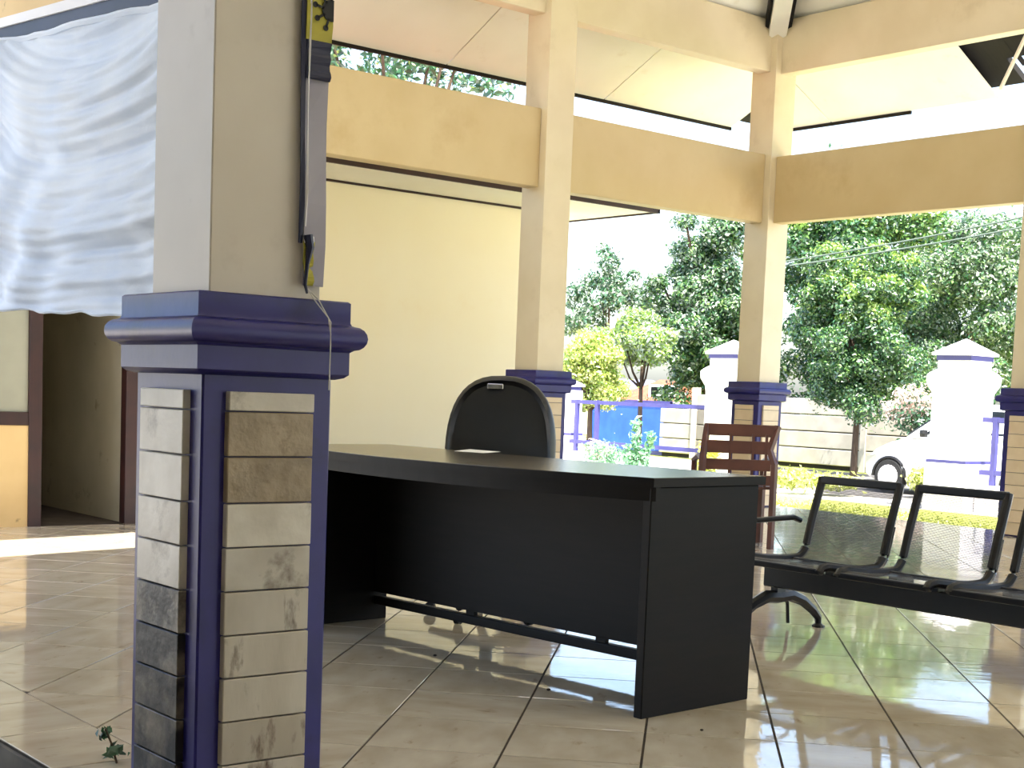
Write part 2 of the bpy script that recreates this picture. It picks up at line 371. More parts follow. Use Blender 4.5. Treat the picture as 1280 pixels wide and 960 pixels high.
# side with high Y, outside the beam
def PA(x, d, o=0): return (x, Y1-d, zr(d)+o)
def PB(y, d, o=0): return (X1-d, y, zr(d)+o)
gp = .006
sx = [X0-OV, 2.1, 4.1, 6.1, 8.1, 10.1, 12.02]
for k in range(6):
    a, b = sx[k]+gp, sx[k+1]-gp
    pts = [PA(a,-OV), PA(b,-OV), PA(min(b, X1+.95), -.95) if k == 5 else PA(b,-.08), PA(a,-.08)]
    if k == 5: pts = [PA(a,-OV), PA(b,-OV), PA(b,-.97), PA(X1+.08,-.08), PA(a,-.08)]
    board(pts, 'ceiling_board', M['soffit'], ceil)
for a, b in ((8.0, 10.0),):
    board([PB(a+gp,-OV), PB(b-gp,-OV), PB(9.68,-.08) if False else PB(b-gp,-.4), PB(9.68,-.08), PB(a+gp,-.08)], 'ceiling_board', M['soffit'], ceil)
board([PB(10.0+gp,-OV), PB(11.02-.02,-OV), PB(10.0+gp,-.42)], 'ceiling_board', M['soffit'], ceil)
# inside slopes
for a, b in ((2.1,4.1),(4.1,6.1),(6.1,8.05)):
    board([PA(max(a,X0+.1)+gp,.02), PA(b-gp,.02), PA(b-gp,TOP), PA(max(a,X0+TOP)+gp,TOP)], 'ceiling_board', M['soffit'], ceil)
board([PA(8.05+gp,.02), PA(X1-.16,.02), PA(8.05+gp,TOP-.14)], 'ceiling_board', M['soffit'], ceil)
board([PB(6.6+gp,.02), PB(Y1-.16,.02), PB(6.6+gp,TOP-.14)], 'ceiling_board', M['soffit'], ceil)
board([PB(CY0,.02), PB(6.6-gp,.02), PB(6.6-gp,TOP), PB(CY0,TOP)], 'ceiling_board', M['soffit'], ceil)
board([PB(Y0+.1,.02), PB(CY0-gp,.02), PB(CY0-gp,TOP)], 'ceiling_board', M['soffit'], ceil)
board([(X0+TOP,CY0,zr(TOP)), (X1-TOP,CY0,zr(TOP)), (X1-TOP,6.6,zr(TOP)), (X0+TOP,6.6,zr(TOP))], 'ceiling_board', M['soffit'], ceil)
# side with low X: unseen gap added so sun reaches the floor
def PC(y, d, o=0): return (X0+d, y, zr(d)+o)
SG0, SG1 = 5.72, 6.52
board([PC(Y0-OV,-OV), PC(CY0,-OV), PC(CY0,TOP)], 'ceiling_board', M['soffit'], ceil)
board([PC(CY0+gp,-OV), PC(2.9,-OV), PC(2.9,TOP), PC(CY0+gp,TOP)], 'ceiling_board', M['soffit'], ceil)
board([PC(2.9+gp,-OV), PC(SG0,-OV), PC(SG0,TOP), PC(2.9+gp,TOP)], 'ceiling_board', M['soffit'], ceil)
board([PC(SG1,-OV), PC(8.4,-OV), PC(8.4,Y1-8.4), PC(6.6,TOP), PC(SG1,TOP)], 'ceiling_board', M['soffit'], ceil)
board([PC(8.4+gp,-OV), PC(10.9,-OV), PC(8.4+gp,Y1-8.4)], 'ceiling_board', M['soffit'], ceil)
deck = bpy.data.objects.new('roof', None); COL.objects.link(deck); tag(deck, kind='structure')
DO = .09
def dk(pts, mt=M['roofdark']): board(pts, 'roof_deck', mt, deck, .06)
dk([PA(X0-OV,-OV,DO), PA(X1+OV,-OV,DO), PA(X1-TOP,TOP,DO), PA(X0+TOP,TOP,DO)])
dk([PB(Y0-OV,-OV+.02,DO), PB(7.72,-OV+.36,DO), PB(7.72,-OV+.02,DO), PB(Y1+OV-.02,-OV+.02,DO), PB(6.6,TOP,DO), PB(CY0,TOP,DO)])
dk([(X0-OV,Y0-OV,zr(-OV)+DO), (X1+OV,Y0-OV,zr(-OV)+DO), (X1-TOP,CY0,zr(TOP)+DO), (X0+TOP,CY0,zr(TOP)+DO)])
dk([(X0+TOP,CY0,zr(TOP)+DO), (X1-TOP,CY0,zr(TOP)+DO), (X1-TOP,6.6,zr(TOP)+DO), (X0+TOP,6.6,zr(TOP)+DO)])
dk([PC(Y0-OV,-OV,DO), PC(SG0,-OV,DO), PC(SG0,TOP,DO), PC(CY0,TOP,DO)])
dk([PC(SG1,-OV,DO), PC(Y1+OV,-OV,DO), PC(6.6,TOP,DO), PC(SG1,TOP,DO)])
# battens seen in the hole of the right-hand eave, eave edge boards
for k, y in enumerate((7.62, 7.1, 6.55)):
    MB().tube([PB(y,-OV+.22,.12), PB(y,-.1,.12)], .03, 4).build('rafter', M['roofdark'], deck)
MB().tube([PB(7.93,-1.33,.02), PB(7.2,-.62,.04)], .02, 6).build('brace', M['shaft_pale'], deck)
for k, d in enumerate((-.9,-.5)):
    MB().tube([PB(8.0,d,.15), PB(5.0,d,.15)], .02, 4).build('batten', M['roofdark'], deck)
MB().box((X0-OV, Y1+OV-.005, zr(-OV)-.03), (12.02, Y1+OV+.02, zr(-OV)+.02)).build('eave_edge', M['roofdark'], ceil)
MB().box((X1+OV-.005, 9.0, zr(-OV)-.03), (X1+OV+.02, Y1+OV-.45, zr(-OV)+.02)).build('eave_edge', M['roofdark'], ceil)
# hip rafter running up from the corner column
hip = thing('hip_rafter', 'cream hip rafter rising from the top of the corner column', 'beam', (11.05,9.6,4.66))
hp = MB(); d = Vector((-1,-1,SL*1.0)); sdv = Vector((1,-1,0)).normalized()*.085
p0 = Vector((-.02,-.02,-.14)); p1 = p0 + d*2.9
hp.loft([[tuple(p+sdv*s+Vector((0,0,w))) for s, w in ((-1,0),(1,0),(1,.2),(-1,.2))] for p in (p0, p1)])
hp.build('rafter', M['soffit'], hip, bevel=.004, seg=1)
for s in (-1,1):  # dark strips stand in for the shaded gaps beside the rafter
    q = MB(); off = sdv*1.28*s
    q.loft([[tuple(p+off+sdv*a*.2+Vector((0,0,w+.06))) for a, w in ((-1,0),(1,0),(1,.2),(-1,.2))] for p in (p0+d*.12, p1)])
    q.build('gap_shade_strip', M['roofdark'], hip)

# ------------------------------------------------------------------ unseen walls and roof around the camera, added to shade the near column
ww = bpy.data.objects.new('wall_added_shade', None); COL.objects.link(ww); tag(ww, kind='structure')
MB().box((-3.4,-5,GZ), (-3.2,6.2,3.9)).build('added_shade_wall', M['corridor'], ww)
MB().box((-3.2,-2.9,GZ), (4.4,-2.7,3.9)).build('added_end_wall', M['corridor'], ww)
MB().box((-3.4,-5,3.86), (.25,6.2,3.94)).build('added_shade_roof', M['white_soffit'], ww)

# ------------------------------------------------------------------ door wall at the back left
WY = 9.55
wl_ = bpy.data.objects.new('wall_back', None); COL.objects.link(wl_); tag(wl_, kind='structure')
MB().box((1.2,WY,2.15), (4.42,WY+.15,2.78)).build('wall_head', M['corridor'], wl_)
MB().box((1.2,WY,0), (2.9,WY+.15,2.15)).build('wall_pier', M['corridor'], wl_)
MB().box((4.36,WY+.07,0), (4.52,12.6,2.9)).build('corridor_side', M['corridor'], wl_)
MB().box((2.2,12.45,0), (4.5,12.6,2.9)).build('corridor_end', M['corridor'], wl_)
MB().box((1.3,9.7,2.8), (4.5,12.6,2.9)).build('corridor_ceiling', M['corridor'], wl_)
MB().box((3.2,WY+.15,0), (3.3,12.6,2.8)).build('corridor_partition', M['corridor'], wl_)
d1 = bpy.data.objects.new('door_1', None); COL.objects.link(d1); d1.location = (3.3,WY,0); tag(d1, kind='structure')
MB().box((.335,-.02,0), (.425,.05,2.15)).build('frame_post', M['maroon'], d1, bevel=.004, seg=1)
MB().box((-.4,-.02,0), (-.32,.05,2.15)).build('frame_post', M['maroon'], d1, bevel=.004, seg=1)
MB().box((-.32,-.015,.685), (.335,.045,.775)).build('frame_rail', M['maroon'], d1, bevel=.004, seg=1)
MB().box((-.32,-.015,2.07), (.335,.045,2.15)).build('frame_rail', M['maroon'], d1, bevel=.004, seg=1)
MB().box((-.32,.01,.775), (.335,.02,2.07)).build('pane', M['frost'], d1)
MB().box((-.32,-.005,.0), (.375,.03,.685)).build('lower_panel', M['tanpanel'], d1)
d2 = bpy.data.objects.new('door_2', None); COL.objects.link(d2); d2.location = (4.42,WY,0); tag(d2, kind='structure')
MB().box((-.1,-.03,0), (.09,.06,2.15)).build('frame_post', M['maroon'], d2, bevel=.004, seg=1)
MB().box((-.67,-.01,2.07), (-.1,.05,2.15)).build('frame_rail', M['maroon'], d2, bevel=.004, seg=1)

# ------------------------------------------------------------------ cream building behind the far beams
yb = thing('cream_building', 'cream yellow building with white eave behind the desk and office chair', 'building', (7.6,11.95,0))
MB().box((-3.1,0,GZ), (2.55,5,3.02)).build('wall', M['cream_wall'], yb)
MB().box((-3.2,-.95,3.0), (3.3,6,3.03)).build('eave_soffit', M['white_soffit'], yb)
MB().box((-3.2,-.98,2.985), (3.33,-.95,3.10)).build('fascia', M['fascia'], yb)
MB().box((3.30,-.98,2.985), (3.33,6,3.10)).build('fascia', M['fascia'], yb)
rf = MB(); rf.loft([[(-3.3,-1.0,3.10),(3.4,-1.0,3.10),(3.4,6.1,3.10),(-3.3,6.1,3.10)], [(-1.0,2.4,3.5),(1.0,2.4,3.5),(1.0,2.6,3.5),(-1.0,2.6,3.5)]]).build('roof', M['rooftile'], yb)
MB().tube([(-3.1,-.012,2.988),(2.55,-.012,2.988)], .012, 6).build('ceiling_bead', M['fascia'], yb)

# ================================================================== DESK AND CHAIRS
desk = thing('reception_desk', 'black bow-fronted office desk in the middle of the tiled floor', 'desk', (3.52,3.25,0), R(4.0))
DL, DH = 2.06, .78       # local +X away from visitors, +Y along the desk
# local frame: right end panel at y 0, left end panel at y DL, front edge at x = -.28, back edge x = .28
def arc(n=24):
    return [(-.285-.19*(1-((2*(k/n)-1)**2)), -.012+(DL+.024)*k/n) for k in range(n+1)]
ar = arc()
top = MB(); top.prism(ar + [(.30,DL+.012),(.30,-.012)], DH-.03, DH-.002); top = top.build('desk_top', M['desk'], desk)
ts = MB(); ts.prism([(x+.004,max(-.008,min(DL+.008,y))) for x, y in ar] + [(.296,DL+.008),(.296,-.008)], DH-.0019, DH); ts.build('top_sheet', M['desktop'], top)
rim = MB(); ar2 = [(x+.035, y) for x, y in ar]
rim.prism([(x+.012,y) for x, y in ar] + ar2[::-1], DH-.075, DH-.0305); rim.build('front_rim', M['desk'], desk)
MB().box((-.28,0,0), (.28,.035,DH-.031)).build('end_panel', M['desk'], desk, bevel=.003, seg=1)
MB().box((-.28,DL-.035,0), (.28,DL,DH-.031)).build('end_panel', M['desk'], desk, bevel=.003, seg=1)
MB().box((.21,.036,.125), (.23,DL-.036,DH-.031)).build('modesty_panel', M['desk'], desk)
MB().box((.20,.036,.07), (.24,DL-.036,.108)).build('foot_rail', M['desk'], desk, bevel=.006)
for y in (.62,1.36): MB().box((.21,y,.1), (.23,y+.05,.13)).build('rail_bracket', M['desk'], desk)
pp = MB().add([(-.1,-.07,0),(.11,-.06,0),(.1,.08,.004),(-.09,.07,.001),(0,0,.003)], [(0,1,4),(1,2,4),(2,3,4),(3,0,4)]).build('paper', M['paper'], None, loc=(3.70,4.72,.7815), rz=.5)
tag(pp, 'loose white sheet of paper lying on the desk', 'paper')

ch = thing('office_chair', 'black leather office chair with rounded back standing behind the desk', 'chair', (4.21,5.21,0), R(42))
# chair faces -X; backrest is an arched pad
def arch_outline(w, h, n=22, p=2.6):
    pts = [(w*.97,0)]
    for k in range(n+1):
        a = math.pi*k/n; c, s = math.cos(a), math.sin(a)
        pts.append((w*math.copysign(abs(c)**(2/p), c), h*.38+(h*.62)*abs(s)**(2/p)))
    pts.append((-w*.97,0)); return pts
ol = arch_outline(.262, .62)
b = MB(); rings = []
for x, sc in ((-.035,.86),(-.05,.93),(-.03,.99),(0,1.0),(.03,.99),(.045,.93),(.045,.86)):
    rings.append([(x + .10*((y/.62)) - .10*(y/.62)**2*.4 + .045*(1-(u/.262)**2)*-1*(.0) , u*sc, .31+ (y-.31)*sc) for u, y in ol])
b.loft([[(x, u, z+.49) for x, u, z in r] for r in rings])
back = b.build('backrest', M['leather'], ch, smooth=True)
MB().box((-.004,-.038,0), (.004,.038,.026)).build('maker_tag', M['chrome'], back, bevel=.003, seg=1, loc=(.005,0.03,1.045))
s_ = MB(); so = [(.26*math.copysign(abs(math.cos(a))**.6, math.cos(a)), .26*math.copysign(abs(math.sin(a))**.6, math.sin(a))) for a in [2*math.pi*k/24 for k in range(24)]]
s_.loft([[(x*q-.16,y*q,z) for x, y in so] for z, q in ((.42,.88),(.43,.97),(.46,1.0),(.49,.97),(.505,.85))]); s_.build('seat', M['leather'], ch, smooth=True)
MB().tube([(.0,0,.44),(.09,0,.46),(.09,0,.7)], .022, 8).build('back_bracket', M['plastic'], ch)
MB().lathe([(.03,.1),(.03,.3),(.022,.3),(.022,.43)], 14, Matrix.Translation((-.16,0,0))).build('gas_column', M['plastic'], ch, smooth=True)
for s in (-1,1):
    MB().tube([(-.14,s*.27,.46),(-.16,s*.31,.52),(-.18,s*.31,.66),(-.3,s*.31,.68),(-.02,s*.31,.69),(.04,s*.27,.62)], .02, 8).build('armrest', M['plastic'], ch, smooth=True)
for k in range(5):
    a = 2*math.pi*k/5+.3; dx, dy = math.cos(a), math.sin(a)
    lg = MB().tube([(-.16,0,.12),(-.16+.27*dx,.27*dy,.075)], [.028,.016], 8).build('base_leg', M['plastic'], ch)
    MB().lathe([(.0,-.012),(.027,-.012),(.027,.012),(0,.012)], 12, Matrix.Translation((-.16+.27*dx,.27*dy,.028)) @ Matrix.Rotation(a, 4, 'Z') @ Matrix.Rotation(math.pi/2, 4, 'X')).build('caster', M['rubber'], lg)

# brown wooden chair near the corner column
wc = thing('wooden_chair', 'brown slatted wooden chair standing before the corner column', 'chair', (7.68,6.81,0), R(-39.6))
# local: +X = along its back (to the right as seen), +Y = away from camera
for s in (-1,1):
    x = s*.255
    pts = [(x,.0,0),(x,.0,.42),(x-.0*s,-.0,.6),(x+(.01 if s<0 else -.035),.02,.7),(x+(.03 if s<0 else .02),.05,.87)]
    MB().tube(pts, [.026,.026,.026,.026,.024], 4, flat=1.0).build('back_post', M['wood'], wc)
    MB().tube([(x,.46,0),(x,.46,.42)], .026, 4).build('front_leg', M['wood'], wc)
    MB().tube([(x,.0,.62),(x,.2,.64),(x,.46,.6),(x,.46,.42)], .022, 6).build('armrest', M['wood'], wc)
MB().box((-.245,.03,.79), (.275,.055,.875)).build('top_rail', M['wood'], wc, bevel=.004, seg=1)
MB().box((-.24,.015,.668), (.235,.04,.758)).build('slat', M['wood'], wc, bevel=.004, seg=1)
MB().box((-.25,.005,.55), (.23,.03,.628)).build('slat', M['wood'], wc, bevel=.004, seg=1)
MB().box((-.25,.0,.45), (.24,.025,.52)).build('slat', M['wood'], wc, bevel=.004, seg=1)
for x in (-.07,.09,.185): MB().box((x,.012,.43), (x+.018,.03,.81)).build('back_stile', M['wood'], wc)
for k in range(5): MB().box((-.27,.02+.095*k,.42), (.27,.10+.095*k,.44)).build('seat_slat', M['wood'], wc, bevel=.004, seg=1)

# waiting bench: seats face -X, row runs along -Y
bn = thing('waiting_bench', 'row of black perforated steel waiting seats on one beam', 'bench', (5.05,4.20,0))
PITCHS = .527; NS = 4
MB().box((-.04,-PITCHS*NS+.1,.205), (.04,.06,.300)).build('support_beam', M['metal'], bn, bevel=.006, seg=1)
def seat_curve(n=22):
    # profile in (x, z): front lip -> pan -> curved up -> back top
    pts = [(-.275,.335),(-.262,.352),(-.23,.357),(-.12,.343),(.0,.335),(.06,.336)]
    for k in range(1,7):
        a = -math.pi/2 + (math.pi/2-.30)*k/6; pts.append((.085+.085*math.cos(a), .421+.085*math.sin(a)))
    pts += [(.20,.52),(.225,.60),(.245,.66),(.256,.70)]
    return pts
sc_ = seat_curve()
def perf_sheet(name, pts, y0, y1, parent):
    me = bpy.data.meshes.new(name); n = 6; vs = []; fs = []; L = [0]
    for k in range(1,len(pts)): L.append(L[-1]+math.dist(pts[k],pts[k-1]))
    uv = []
    for k,(x,z) in enumerate(pts):
        for j in range(n+1): vs.append((x, y0+(y1-y0)*j/n, z))
    for k in range(len(pts)-1):
        for j in range(n):
            f = (k*(n+1)+j, k*(n+1)+j+1, (k+1)*(n+1)+j+1, (k+1)*(n+1)+j); fs.append(f)
            uv += [((y1-y0)*j/n, L[k]), ((y1-y0)*(j+1)/n, L[k]), ((y1-y0)*(j+1)/n, L[k+1]), ((y1-y0)*j/n, L[k+1])]
    me.from_pydata(vs, [], fs); me.materials.append(M['perf']); ul = me.uv_layers.new(name='UVMap')
    for i, u in enumerate(uv): ul.data[i].uv = u
    for p in me.polygons: p.use_smooth = True
    return link(name, me, parent)
proto = None
for k in range(NS):
    yc = -.225 - PITCHS*k
    if proto is None:
        sh = perf_sheet('seat_shell', sc_, -.205, .205, bn); sh.location = (0,yc,0)
        for s in (-1,1):
            MB().tube([(x, s*.213, z) for x, z in sc_], .019, 8, flat=1.0).build('side_frame', M['metal'], sh, smooth=True)
            MB().tube([(x+.012, s*.226, z-.006) for x, z in sc_[5:13]], .007, 6).build('frame_strap', M['chrome'], sh, smooth=True)
        MB().box((.235,-.213,.672), (.268,.213,.708)).build('top_rail', M['metal'], sh, bevel=.006)
        MB().box((-.282,-.213,.325), (-.262,.213,.352)).build('front_rail', M['metal'], sh, bevel=.005)
        MB().box((.05,-.213,.322), (.075,.213,.342)).build('rear_rail', M['metal'], sh, bevel=.004)
        for s in (-.1,.1): MB().box((-.06,s-.02,.3), (.06,s+.02,.337)).build('seat_bracket', M['metal'], sh)
        proto = sh
    else:
        c = copy_tree(proto, bn); c.location = (0,yc,0)
def bench_leg(y):
    lg = MB(); lg.box((-.028,y-.02,.14), (.028,y+.02,.206)); lg.build('leg_post', M['metal'], bn)
    for s in (-1,1):
        pts = [(s*.0,y,.16),(s*.08,y,.165),(s*.17,y,.135),(s*.25,y,.085),(s*.295,y,.045),(s*.30,y,.014)]
        l = MB().tube(pts, [.03,.03,.026,.022,.018,.014], 8).build('leg', M['metal'], bn, smooth=True)
        MB().lathe([(.03,0),(.03,.008),(.014,.018)], 12, Matrix.Translation((s*.30,y,0))).build('foot', M['metal'], l)
bench_leg(.0); bench_leg(-PITCHS*(NS-1)-.1)
MB().tube([(-.27,.03,.34),(-.27,.035,.46),(-.24,.035,.505),(.12,.035,.515),(.17,.035,.50)], .013, 8, flat=1.0).build('armrest', M['metal'], bn, smooth=True)
MB().tube([(.06,.035,.155),(.14,.06,.12),(.165,.07,.02)], .009, 6).build('brace_rod', M['metal'], bn, smooth=True)

# ================================================================== NEAR LEFT: sheet, board, torn banner
def cloth_sheet():
    me = bpy.data.meshes.new('sheet'); ny, nz = 150, 150; vs = []; fs = []
    ya, yb_ = -.02, 2.6
    for j in range(nz+1):
        v = j/nz
        for i in range(ny+1):
            u = i/ny; y = ya+(yb_-ya)*u
            ztop = .843 + .079*y; zbot = .009 + .035*(y-.58) + .004*math.sin(u*38) + .003*math.sin(u*71+1)
            z = zbot+(ztop-zbot)*v
            uc = (y-.80)/.80; sag = .20*(uc*uc) - .05*uc
            ph = z - sag*(.25+.75*v)
            lo = 1-v
            x = .034*math.sin(ph*17-.4)*(.25+.75*v) + .011*math.sin(ph*41+.5*math.sin(5*y))*(.4+.6*lo)
            x += .007*math.sin(ph*88+2.0*math.sin(3.1*y))*(.3+.7*math.sin(y*2.1)**2) + .0035*math.sin(ph*170+3*math.sin(4.3*y+1))
            w1 = max(0, min(1, (y-.9)/.6)); x += .020*math.sin((y*.9+z*.55)*17)*w1*lo
            w2 = max(0, 1-abs(y-.42)/.42); x += .010*math.sin((z*.75-y*.9)*30)*w2*lo**2
            x += .05*math.sin(u*math.pi)*math.sin(v*2.2)
            vs.append((x, y, z))
    for j in range(nz):
        for i in range(ny): a = j*(ny+1)+i; fs.append((a, a+1, a+ny+2, a+ny+1))
    me.from_pydata(vs, [], fs); me.materials.append(M['cloth'])
    for p in me.polygons: p.use_smooth = True
    return me, vs, ny, nz
ban = thing('hanging_sheet', 'wrinkled white cloth sheet hanging beside the nearest column', 'sheet', (1.80,3.40,1.205))
me, vs_, ny_, nz_ = cloth_sheet(); sh = link('sheet', me, ban)
so_ = sh.modifiers.new('thick', 'SOLIDIFY'); so_.thickness = .002
MB().tube([vs_[nz_*(ny_+1)+i] for i in range(0,ny_+1,5)], .011, 6).build('top_hem', M['cloth'], ban, smooth=True)
MB().tube([vs_[i] for i in range(0,ny_+1,2)], .006, 6).build('bottom_hem', M['cloth'], ban, smooth=True)
MB().tube([(-.02,-.05,1.05),(0,.0,.93)], .004, 6).build('tie_cord', M['rope'], ban)
tb = thing('header_board', 'tan board with white lower edge above the hanging sheet', 'board', (1.93,3.40,2.275))
def slant(x0, x1, a, b):
    mb = MB(); zb = lambda y: -.135+.073*y
    mb.loft([[(x0,y,zb(y)+a),(x1,y,zb(y)+a),(x1,y,zb(y)+b),(x0,y,zb(y)+b)] for y in (.3,2.9)]); return mb
slant(0,.02,.033,.36).build('panel', M['tanpanel'], tb)
slant(-.008,.024,0,.033).build('edge_strip', M['gate_white'], tb)
slant(0,.015,-.05,0).build('shadow_strip', M['navy'], tb)  # dark strip stands in for the shadow between board and sheet

# torn banner strip on the right-hand end of the near column
bs = thing('banner_strip', 'torn virus-warning banner strip tied to the right edge of nearest column', 'banner', (1.80,3.04,1.27))
def strip(name, x0, x1, z0, z1, mt, y=0, bow=.008, taper=0):
    mb = MB(); n = 10; rings = []
    for k in range(n+1):
        t = k/n; z = z0+(z1-z0)*t; w = taper*(1-t)
        rings.append([(x0+w, y-bow*math.sin(t*9), z), (x1, y-bow*math.sin(t*9)-.004*math.sin(t*14), z), (x1, y+.003-bow*math.sin(t*9), z), (x0+w, y+.003-bow*math.sin(t*9), z)])
    return mb.loft(rings).build(name, mt, bs, smooth=False)
strip('lower_sheet', .012, .084, .0, .98, M['lavender'], taper=.015, bow=.003)
strip('navy_edge', .0, .020, .10, 1.0, M['navy'], y=-.004, taper=.010, bow=.003)
strip('navy_band', .018, .0845, .49, .58, M['navy'], y=-.005, bow=.002)
yp = strip('yellow_panel', .014, .0845, .58, .98, M['yellowprint'], y=-.007, bow=.002)
strip('white_cord', .0225, .026, .14, .98, M['gate_white'], y=-.010, bow=.002)
strip('yellow_scrap', .022, .052, .0, .105, M['yellowprint'], y=-.005, bow=.003, taper=.008)
ic = MB(); ex = .0845-.078          # the emblem is cut off by the banner's edge
def flat_poly(p):
    p = clip(p, -1, 0, ex)
    if len(p) >= 3: ic.loft([[(x,0,z) for x, z in p], [(x,-.0012,z) for x, z in p]])
flat_poly([(.026*math.cos(2*math.pi*k/20), .026*math.sin(2*math.pi*k/20)) for k in range(20)])
for k in range(9):
    a = 2*math.pi*k/9+.2; c, q = math.cos(a), math.sin(a)
    flat_poly([(c*.02-q*.003,q*.02+c*.003),(c*.044-q*.003,q*.044+c*.003),(c*.044+q*.003,q*.044-c*.003),(c*.02+q*.003,q*.02-c*.003)])
    flat_poly([(c*.045+.007*math.cos(2*math.pi*m_/10), q*.045+.007*math.sin(2*math.pi*m_/10)) for m_ in range(10)])
tag(ic.build('virus_emblem', M['blackprint'], yp, loc=(.078,-.0125,.655)), 'black spiked virus emblem')
MB().tube([(.03,-.012,.12),(.036,-.014,.09),(.03,-.013,.05),(.026,-.013,.0),(.03,-.016,-.02)], [.012,.01,.005,.004,.003], 6).build('tied_knot', M['navy'], bs)
MB().box((.022,-.011,.1),(.05,-.007,.118)).build('clip', M['gate_white'], bs, bevel=.002, seg=1)
st = MB(); st.tube([(.03,-.02,-.01),(.035,-.06,-.035),(.037,-.115,-.09),(.036,-.118,-.14),(.034,-.12,-.25)], .0016, 5)
st.tube([(.03,-.02,-.01),(.022,-.06,-.035),(.03,-.115,-.08),(.036,-.118,-.12)], .0014, 5); st.build('string', M['rope'], bs)

# ================================================================== OUTSIDE
def gate_pillar(label, y, tall=True):
    t = thing('gate_pillar', label, 'gate pillar', (18,y,GZ), 0, 'white gate pillars along the fence')
    B0 = -GZ
    MB().sq([(.335,0),(.335,B0+.27),(.32,B0+.29)]).build('base', M['gate_white'], t)
    MB().sq([(.325,B0+.285),(.325,B0+.33)]).build('base_trim', M['gate_blue'], t)
    if tall: MB().sq([(.30,B0+.33),(.30,B0+1.18),(.31,B0+1.28),(.365,B0+1.40),(.37,B0+1.46),(.37,B0+1.52),(.34,B0+1.56),(.265,B0+1.62),(.265,B0+1.74)]).build('body', M['gate_white'], t)
    else: MB().sq([(.30,B0+.33),(.30,B0+1.13)]).build('body', M['gate_white'], t)
    o = 0 if tall else -.61
    MB().sq([(.28,B0+1.74+o),(.28,B0+1.81+o)]).build('cap_band', M['gate_blue'], t)
    MB().sq([(.33,B0+1.81+o),(.33,B0+1.845+o),(.01,B0+2.05+o)]).build('cap', M['gate_white'], t)
    return t
gate_pillar('white gate pillar on the right, in front of the white car', 11.81)
gate_pillar('white gate pillar half hidden by the corner column', 16.20)
gate_pillar('short white gate pillar just right of the office chair', 20.50, False)
def railing(label, y0, y1, posts):
    t = thing('fence_railing', label, 'railing', (18,0,GZ), 0, 'lilac steel railings between gate pillars')
    for z in (.92,.18): MB().box((-.03,y0,z-GZ-.035), (.03,y1,z-GZ+.035)).build('rail', M['gate_blue'], t)
    for y in posts: MB().box((-.035,y-.035,0), (.035,y+.035,.96-GZ)).build('post', M['gate_blue'], t)
    MB().box((-.1,y0,0), (.1,y1,.4)).build('kerb_wall', M['gate_white'], t)
railing('lilac blue railing before the blue gate and small plants', 16.55, 20.15, (20.0,19.45,16.7))
railing('lilac blue railing at the right edge beside the right gate pillar', 8.2, 11.45, (11.25,9.6))
# precast wall across the road
pw = thing('precast_wall', 'pale precast concrete panel wall across the road', 'wall', (26,0,GZ))
pan = MB().box((0,-1.21,0), (.07,1.21,.355)).mesh('panel', M['precast'], bevel=.015, seg=1)
pst = MB().box((-.05,-.07,0), (.12,.07,1.75)).mesh('post', M['precast'])
MB().box((.075,6.5,0), (.1,25.7,1.2)).build('backing', M['roofdark'], pw)
ys = [18.19+2.55*k for k in range(-4,3)] + [24.54]
gate_y = (26.3, 28.6)
for y in ys:
    low = y > 24
    for k in range(3 if low else 4): link('panel', pan, pw, (0,y,.1+.375*k))
    if not low: link('post', pst, pw, (0,y+1.275,0))
for k in range(4): link('panel', pan, pw, (0,30.0,.1+.375*k))
bgt = thing('blue_gate', 'blue sheet metal gate seen beyond the small plants', 'gate', (26.3,27.2,GZ))
MB().box((0,-1.42,.05), (.05,1.42,1.3)).build('gate_sheet', M['bluegate'], bgt)
for y in (-1.45,1.45): MB().box((-.02,y-.05,0), (.07,y+.05,1.36)).build('gate_post', M['gate_blue'], bgt)
MB().box((-.03,-1.5,1.3), (.08,1.5,1.38)).build('top_rail', M['gate_blue'], bgt)
MB().box((-.03,-1.5,.0), (.08,1.5,.1)).build('bottom_rail', M['gate_blue'], bgt)
# far houses
def house(label, c, rz, w, dp, hw, hr, wallm, roofm):
    t = thing('far_house', label, 'house', c, rz)
    MB().box((-w/2,-dp/2,0), (w/2,dp/2,hw)).build('walls', wallm, t)
    r = MB(); e = .5
    r.loft([[(-w/2-e,-dp/2-e,hw),(w/2+e,-dp/2-e,hw),(w/2+e,dp/2+e,hw),(-w/2-e,dp/2+e,hw)],[(-w/4,-.05,hw+hr),(w/4,-.05,hw+hr),(w/4,.05,hw+hr),(-w/4,.05,hw+hr)]]).build('roof', roofm, t)
    for x in (-w*.28,w*.2):
        f = MB().box((x-.45,-dp/2-.04,.9), (x+.45,-dp/2+.02,1.9)).build('window', M['gate_white'], t)
        MB().box((x-.38,-dp/2-.06,.97), (x+.38,-dp/2-.035,1.83)).build('pane', M['glass'], f)
house('far house with brown tiled roof left of the half hidden gate pillar', at(6.1,50,GZ), R(-39), 4.6, 4, 1.35, .75, M['housewall'], M['rooftile'])
house('far house with blue grey roof above the blue gate', at(4.2,56,GZ), R(-39), 4.2, 4, 1.4, .75, M['housewall'], M['greyroof'])

